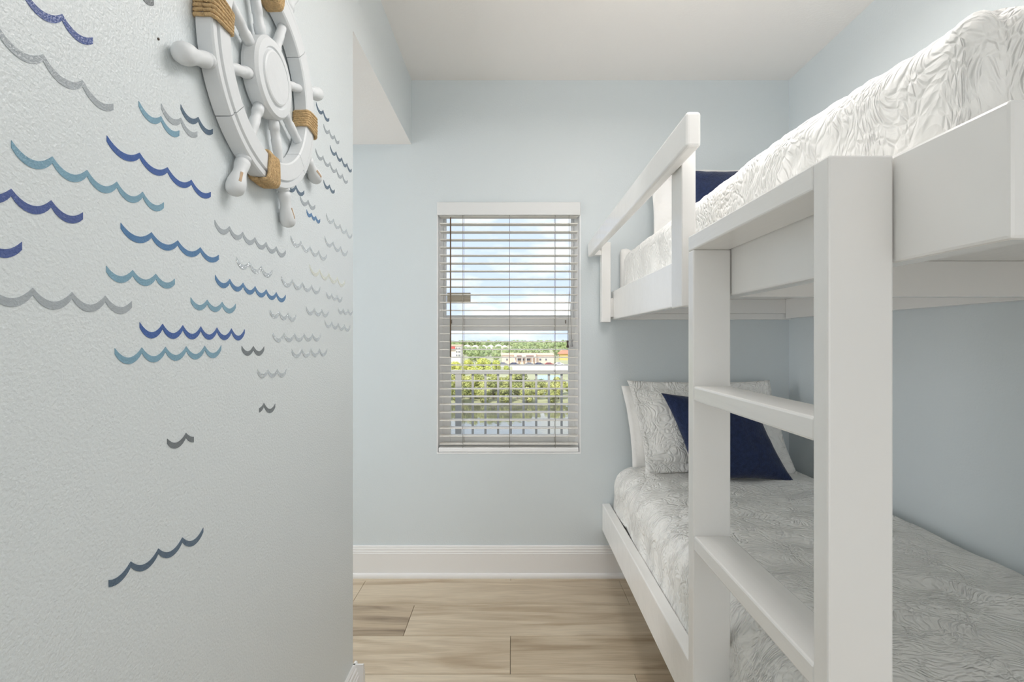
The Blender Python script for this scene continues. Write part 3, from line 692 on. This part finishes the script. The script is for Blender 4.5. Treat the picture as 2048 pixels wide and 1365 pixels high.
def crown_mesh(seed, R, H, nb, nleaf, ls, mat_):
    rnd = random.Random(seed); bm = bmesh.new(); blobs = []
    for k in range(nb):
        a_ = rnd.uniform(0, 2*PI); rr = R*0.62*math.sqrt(rnd.random()); h = H*(0.22+0.58*rnd.random())
        blobs.append((Vector((rr*math.cos(a_), rr*math.sin(a_), h)), R*rnd.uniform(0.30, 0.46)))
    for c, r in blobs:
        g_ = bmesh.ops.create_icosphere(bm, subdivisions=2, radius=r*0.70, matrix=Matrix.Translation(c))
        for v in g_['verts']:
            v.co += (v.co-c)*0.35*noise.noise(v.co*1.3+Vector((seed, 0, 0)))
    for k in range(nleaf):
        c, r = rnd.choice(blobs); d = Vector((rnd.gauss(0, 1), rnd.gauss(0, 1), rnd.gauss(0.25, 1))).normalized(); p = c+d*r*rnd.uniform(0.8, 1.12)
        u = d.orthogonal().normalized(); u.rotate(Matrix.Rotation(rnd.uniform(0, 6.3), 3, d)); w = d.cross(u)
        tilt = d*rnd.uniform(-0.7, 0.7); u = (u+tilt).normalized(); s = ls*rnd.uniform(0.6, 1.4)
        q = [bm.verts.new(p+u*s*i+w*s*0.55*j) for i, j in ((-1, 0), (0, -1), (1, 0), (0, 1))]; bm.faces.new(q)
    me = mesh_from(bm); me.materials.append(mat_); return me
def trunk_mesh(h, r, seed):
    rnd = random.Random(seed); bm = bmesh.new()
    pts = [(0.3*rnd.uniform(-1, 1)*i*0.4, 0.3*rnd.uniform(-1, 1)*i*0.4, h*i/4) for i in range(5)]
    add_tube(bm, pts, [r, r*0.85, r*0.7, r*0.55, r*0.4], 7)
    for k in range(4):
        p = Vector(pts[2]); a_ = k*PI/2+rnd.random(); add_tube(bm, [p, p+Vector((math.cos(a_), math.sin(a_), 1.1))*h*0.22], [r*0.45, r*0.2], 5)
    me = mesh_from(bm); me.materials.append(BARK); return me
near_c = [crown_mesh(s, 3.0, 6.2, 12, 2600, 0.26, LEAF_N) for s in (1, 2, 3)]; near_t = trunk_mesh(4.2, 0.22, 1)
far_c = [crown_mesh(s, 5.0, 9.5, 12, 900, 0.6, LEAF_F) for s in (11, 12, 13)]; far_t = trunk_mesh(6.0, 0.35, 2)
yel_c = crown_mesh(21, 3.4, 5.4, 12, 1600, 0.3, LEAF_Y)
def tree(name, crown, trunk, loc, sc, rz, label, group, hz=1.0):
    o = empty(name, loc); o.rotation_euler.z = rz; o.scale = (sc, sc, sc*hz)
    for nm, me in (('crown', crown), ('trunk', trunk)):
        c = bpy.data.objects.new(nm, me); COL.objects.link(c); c.parent = o
    props(o, label, 'tree', group); return o
rnd = random.Random(5)
MG = 'mangrove tree standing at the edge of the pond behind the railing'
for r_, (y_, n_, off, s0) in enumerate(((99.3, 7, 0.0, 0.62), (103.2, 7, 2.0, 0.68), (107.6, 7, 0.6, 0.74), (112.2, 7, 2.4, 0.80))):
    for i in range(n_):
        x = -14.4+off+i*4.4+rnd.uniform(-0.3, 0.3)
        sc = s0*(rnd.uniform(0.92, 1.08) if x < 3 else rnd.uniform(0.72, 0.86))
        tree('mangrove_tree', near_c[(i+r_) % 3], near_t, (x, y_+rnd.uniform(-0.4, 0.4), GZ-(0.35 if r_ == 0 else 0.1)), sc, rnd.uniform(0, 6), MG, 'mangroves on the pond shore')
for i, (px, yy, s_) in enumerate(((966, 186, 0.95), (992, 202, 0.7), (911, 175, 0.8), (936, 192, 0.8), (1013, 188, 0.45), (948, 168, 0.5), (922, 160, 0.5), (978, 166, 0.45))):
    tree('yellow_tree', yel_c, near_t, ((px-1024)/1024*yy, yy, GZ), s_, rnd.uniform(0, 6), 'bright yellow-green tree beside the parking lot', 'yellow-green trees by the parking lot')
FT = 'hazy green tree in the wood behind the buildings'
placed = []
for px, yy, sc in ((938, 345, 0.62), (952, 372, 0.6), (964, 335, 0.58), (977, 365, 0.62), (990, 340, 0.55), (947, 420, 0.66), (962, 440, 0.66), (978, 430, 0.64), (995, 415, 0.62), (1010, 400, 0.6)):
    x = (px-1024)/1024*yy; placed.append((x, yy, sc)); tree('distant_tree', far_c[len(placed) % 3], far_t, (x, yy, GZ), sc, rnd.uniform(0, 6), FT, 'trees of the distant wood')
tries = 0
while len(placed) < 90 and tries < 6000:
    tries += 1
    yy = 275+rnd.random()**1.3*680; x = rnd.uniform(-0.128, 0.118)*yy; a_ = x/yy
    if -0.100 < a_ < -0.004 and 585 < yy < 740: continue
    if a_ < -0.098 and yy < 300: continue
    if a_ > 0.086 and yy < 330: continue
    sc = rnd.uniform(0.85, 1.15) if yy > 420 else rnd.uniform(0.62, 0.85)
    if -0.100 < a_ < -0.004 and 400 < yy < 600: sc = rnd.uniform(0.5, 0.62)
    if any((x-p[0])**2+(yy-p[1])**2 < (5.2*(sc+p[2]))**2 for p in placed): continue
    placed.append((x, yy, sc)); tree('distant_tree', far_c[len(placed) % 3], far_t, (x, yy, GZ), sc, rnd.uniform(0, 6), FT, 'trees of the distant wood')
for r_, yy in enumerate((985, 1008, 1032)):       # skyline of the wood
    for i in range(17):
        x = -0.132*yy+(i+r_/3+rnd.uniform(-0.1, 0.1))*16.5
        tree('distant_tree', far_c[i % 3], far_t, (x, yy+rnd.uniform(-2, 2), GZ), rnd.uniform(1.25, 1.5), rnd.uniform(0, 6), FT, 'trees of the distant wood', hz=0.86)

PEACH = mat('peach_stucco', lin((232, 206, 186)), 0.9); CREAM = mat('cream_stucco', lin((236, 228, 216)), 0.9); ROOFP = mat('pale_pink_roof', lin((226, 196, 178)), 0.9)
DKGL = mat('dark_glass', lin((96, 96, 108)), 0.2); WROOF = mat('white_roof', lin((238, 236, 232)), 0.8); REDB = mat('red_awning', lin((206, 96, 90)), 0.8); SIGN = mat('maroon_sign', lin((128, 92, 88)), 0.7)
# the long peach building
def X(px, yy): return (px-1024)/1024*yy
def Zp(py, yy): return CZ+(680-py)/1024*yy
by = 252.0
pb = empty('peach_building', (X(1055, by), by, GZ)); props(pb, 'long low peach stucco building with dark windows behind the parking lot', 'building')
box('wall', (X(1004, by), X(1108, by), by, by+14, GZ, Zp(711, by)), PEACH, pb)
box('parapet', (X(1002, by), X(1108.5, by), by-0.5, by+14.5, Zp(711, by), Zp(708, by)), ROOFP, pb)
box('porch', (X(1028, by), X(1072, by), by-2.5, by, Zp(714.5, by), Zp(707, by)), PEACH, pb)
for px in (1028.5, 1034, 1044, 1052, 1064, 1071): box('column', (X(px, by)-0.2, X(px, by)+0.2, by-2.4, by-2.0, GZ, Zp(714.5, by)), CREAM, pb)
for a_, b_ in ((1034.5, 1042.5), (1053, 1061), (1045, 1049), (1012, 1016), (1078, 1083), (1090, 1094)):
    w_ = box('window', (X(a_, by), X(b_, by), by-0.15, by+0.05, Zp(722, by), Zp(717, by)), CREAM, pb)
    box('pane', (X(a_, by)+0.12, X(b_, by)-0.12, by-0.2, by, Zp(721.6, by), Zp(717.4, by)), DKGL, w_)
for a_, b_ in ((1033.5, 1043), (1052, 1067)): box('sign_board', (X(a_, by), X(b_, by), by-2.62, by-2.5, Zp(713, by), Zp(711, by)), SIGN, pb)
# striped block at the edge of the wood
ly = 240.0
tb = empty('apartment_block', (X(908, ly), ly, GZ)); props(tb, 'cream apartment block with red awning and rows of dark windows', 'building')
box('wall', (X(880, ly), X(921, ly), ly, ly+10, GZ, Zp(692, ly)), CREAM, tb); box('roof', (X(878, ly), X(923, ly), ly-0.5, ly+10.5, Zp(692, ly), Zp(690, ly)), ROOFP, tb)
box('awning', (X(896, ly), X(910, ly), ly-0.8, ly, Zp(700, ly), Zp(694, ly)), REDB, tb)
for r_, py in enumerate((695, 702, 709)):
    for c_ in range(3):
        px = 912+c_*3.1
        w_ = box('window', (X(px, ly), X(px+2.2, ly), ly-0.1, ly+0.05, Zp(py+4.4, ly), Zp(py, ly)), TRIM, tb)
        box('pane', (X(px, ly)+0.06, X(px+2.2, ly)-0.06, ly-0.14, ly, Zp(py+4, ly), Zp(py+0.4, ly)), DKGL, w_)
# white-roofed houses in the wood
for i, (px, w_, py) in enumerate(((950, 12, 691), (968, 13, 691.5), (981, 13, 690.5), (997, 14, 689.5), (1009, 11, 691.5), (934, 13, 690))):
    hy = 640+i*12; h = empty('house', (X(px, hy), hy, GZ)); props(h, 'white hip-roofed house among the distant trees', 'house', 'white-roofed houses in the wood')
    x0, x1 = X(px-w_/2, hy), X(px+w_/2, hy); zt = Zp(py, hy); ze = Zp(py+3, hy)
    box('wall', (x0+0.5, x1-0.5, hy, hy+8, GZ, ze), CREAM, h)
    bm = bmesh.new(); v = [bm.verts.new(p) for p in ((x0, hy-0.5, ze), (x1, hy-0.5, ze), (x1, hy+8.5, ze), (x0, hy+8.5, ze), (x0+(x1-x0)*0.35, hy+4, zt), (x0+(x1-x0)*0.65, hy+4, zt))]
    for q in ((3, 2, 1, 0), (0, 1, 5, 4), (2, 3, 4, 5), (1, 2, 5), (3, 0, 4)): bm.faces.new([v[k] for k in q])
    link('roof', mesh_from(bm), WROOF, h)
# red-roofed pavilion
ry = 300.0; pv = empty('red_roof_house', (X(1128, ry), ry, GZ)); props(pv, 'house with orange-red roof behind the end of the peach building', 'house')
box('wall', (X(1120, ry), X(1150, ry), ry, ry+8, GZ, Zp(708, ry)), mat('ochre_wall', lin((222, 196, 130)), 0.9), pv)
bm = bmesh.new(); v = [bm.verts.new(p) for p in ((X(1117, ry), ry-1, Zp(708, ry)), (X(1153, ry), ry-1, Zp(708, ry)), (X(1153, ry), ry+9, Zp(708, ry)), (X(1117, ry), ry+9, Zp(708, ry)), (X(1124, ry), ry+4, Zp(701, ry)), (X(1146, ry), ry+4, Zp(701, ry)))]
for q in ((3, 2, 1, 0), (0, 1, 5, 4), (2, 3, 4, 5), (1, 2, 5), (3, 0, 4)): bm.faces.new([v[k] for k in q])
link('roof', mesh_from(bm), mat('orange_red_roof', lin((222, 140, 116)), 0.9), pv)
# teal boat shed roof by the inlet
ty = 125.0; ts = empty('boat_shed', (X(1100, ty), ty, GZ)); props(ts, 'low shed with pale teal roof beyond the mangroves', 'shed')
box('wall', (X(1077, ty), X(1123, ty), ty, ty+3, GZ, GZ+2.0), CREAM, ts)
hexa('roof', (X(1075, ty), X(1125, ty), GZ+2.0, GZ+2.15, ty-0.6), (X(1076, ty), X(1124, ty), GZ+2.9, GZ+3.05, ty+3.4), mat('teal_roof', lin((170, 190, 196)), 0.8), ts)
# parked cars
CARC = [mat('car_navy', lin((66, 72, 96)), 0.3), mat('car_white', lin((230, 230, 232)), 0.3), mat('car_grey', lin((130, 132, 138)), 0.3), mat('car_red', lin((150, 70, 70)), 0.3)]
TYRE = mat('tyre_rubber', lin((50, 50, 52)), 0.9)
cnames = ['navy', 'white', 'grey', 'dark red']
def car_body(ci):
    bm = bmesh.new(); pf = [(-2.1, 0.35), (2.1, 0.35), (2.15, 0.8), (1.35, 0.95), (0.75, 1.45), (-0.95, 1.45), (-1.6, 0.98), (-2.12, 0.9)]
    a_ = [bm.verts.new((x, -0.85, z)) for x, z in pf]; b_ = [bm.verts.new((x, 0.85, z)) for x, z in pf]; n = len(pf)
    bm.faces.new(a_); bm.faces.new(b_[::-1])
    for k in range(n): bm.faces.new((a_[k], b_[k], b_[(k+1) % n], a_[(k+1) % n]))
    bmesh.ops.recalc_face_normals(bm, faces=bm.faces); me = mesh_from(bm); me.materials.append(CARC[ci]); return me
bodies = [car_body(k) for k in range(4)]
bm = bmesh.new(); add_box(bm, -0.85, 0.65, -0.87, 0.87, 1.0, 1.38); glass_me = mesh_from(bm); glass_me.materials.append(DKGL)
bm = bmesh.new(); add_tube(bm, [(0, -0.1, 0), (0, 0.1, 0)], 0.34, 12); wheel_me = mesh_from(bm); wheel_me.materials.append(TYRE)
for i, (px, yy, ci) in enumerate(((936, 236, 0), (957, 237, 1), (985, 236, 0), (1006, 237, 2), (1028, 236, 0), (1058, 236, 2), (1078, 236, 0), (1098, 236, 3), (1118, 237, 1))):
    o = empty('parked_car', (X(px, yy), yy, GZ+0.1)); o.rotation_euler.z = rnd.choice((0, PI))
    props(o, cnames[ci]+' car parked in the lot by the peach building', 'car', cnames[ci]+' cars in the parking lot')
    for nm, me, loc in (('body', bodies[ci], (0, 0, 0)), ('windows', glass_me, (0, 0, 0))):
        c = bpy.data.objects.new(nm, me); COL.objects.link(c); c.parent = o; c.location = loc
    for sx in (-1.3, 1.3):
        for sy in (-0.8, 0.8):
            c = bpy.data.objects.new('wheel', wheel_me); COL.objects.link(c); c.parent = o; c.location = (sx, sy, 0.34)
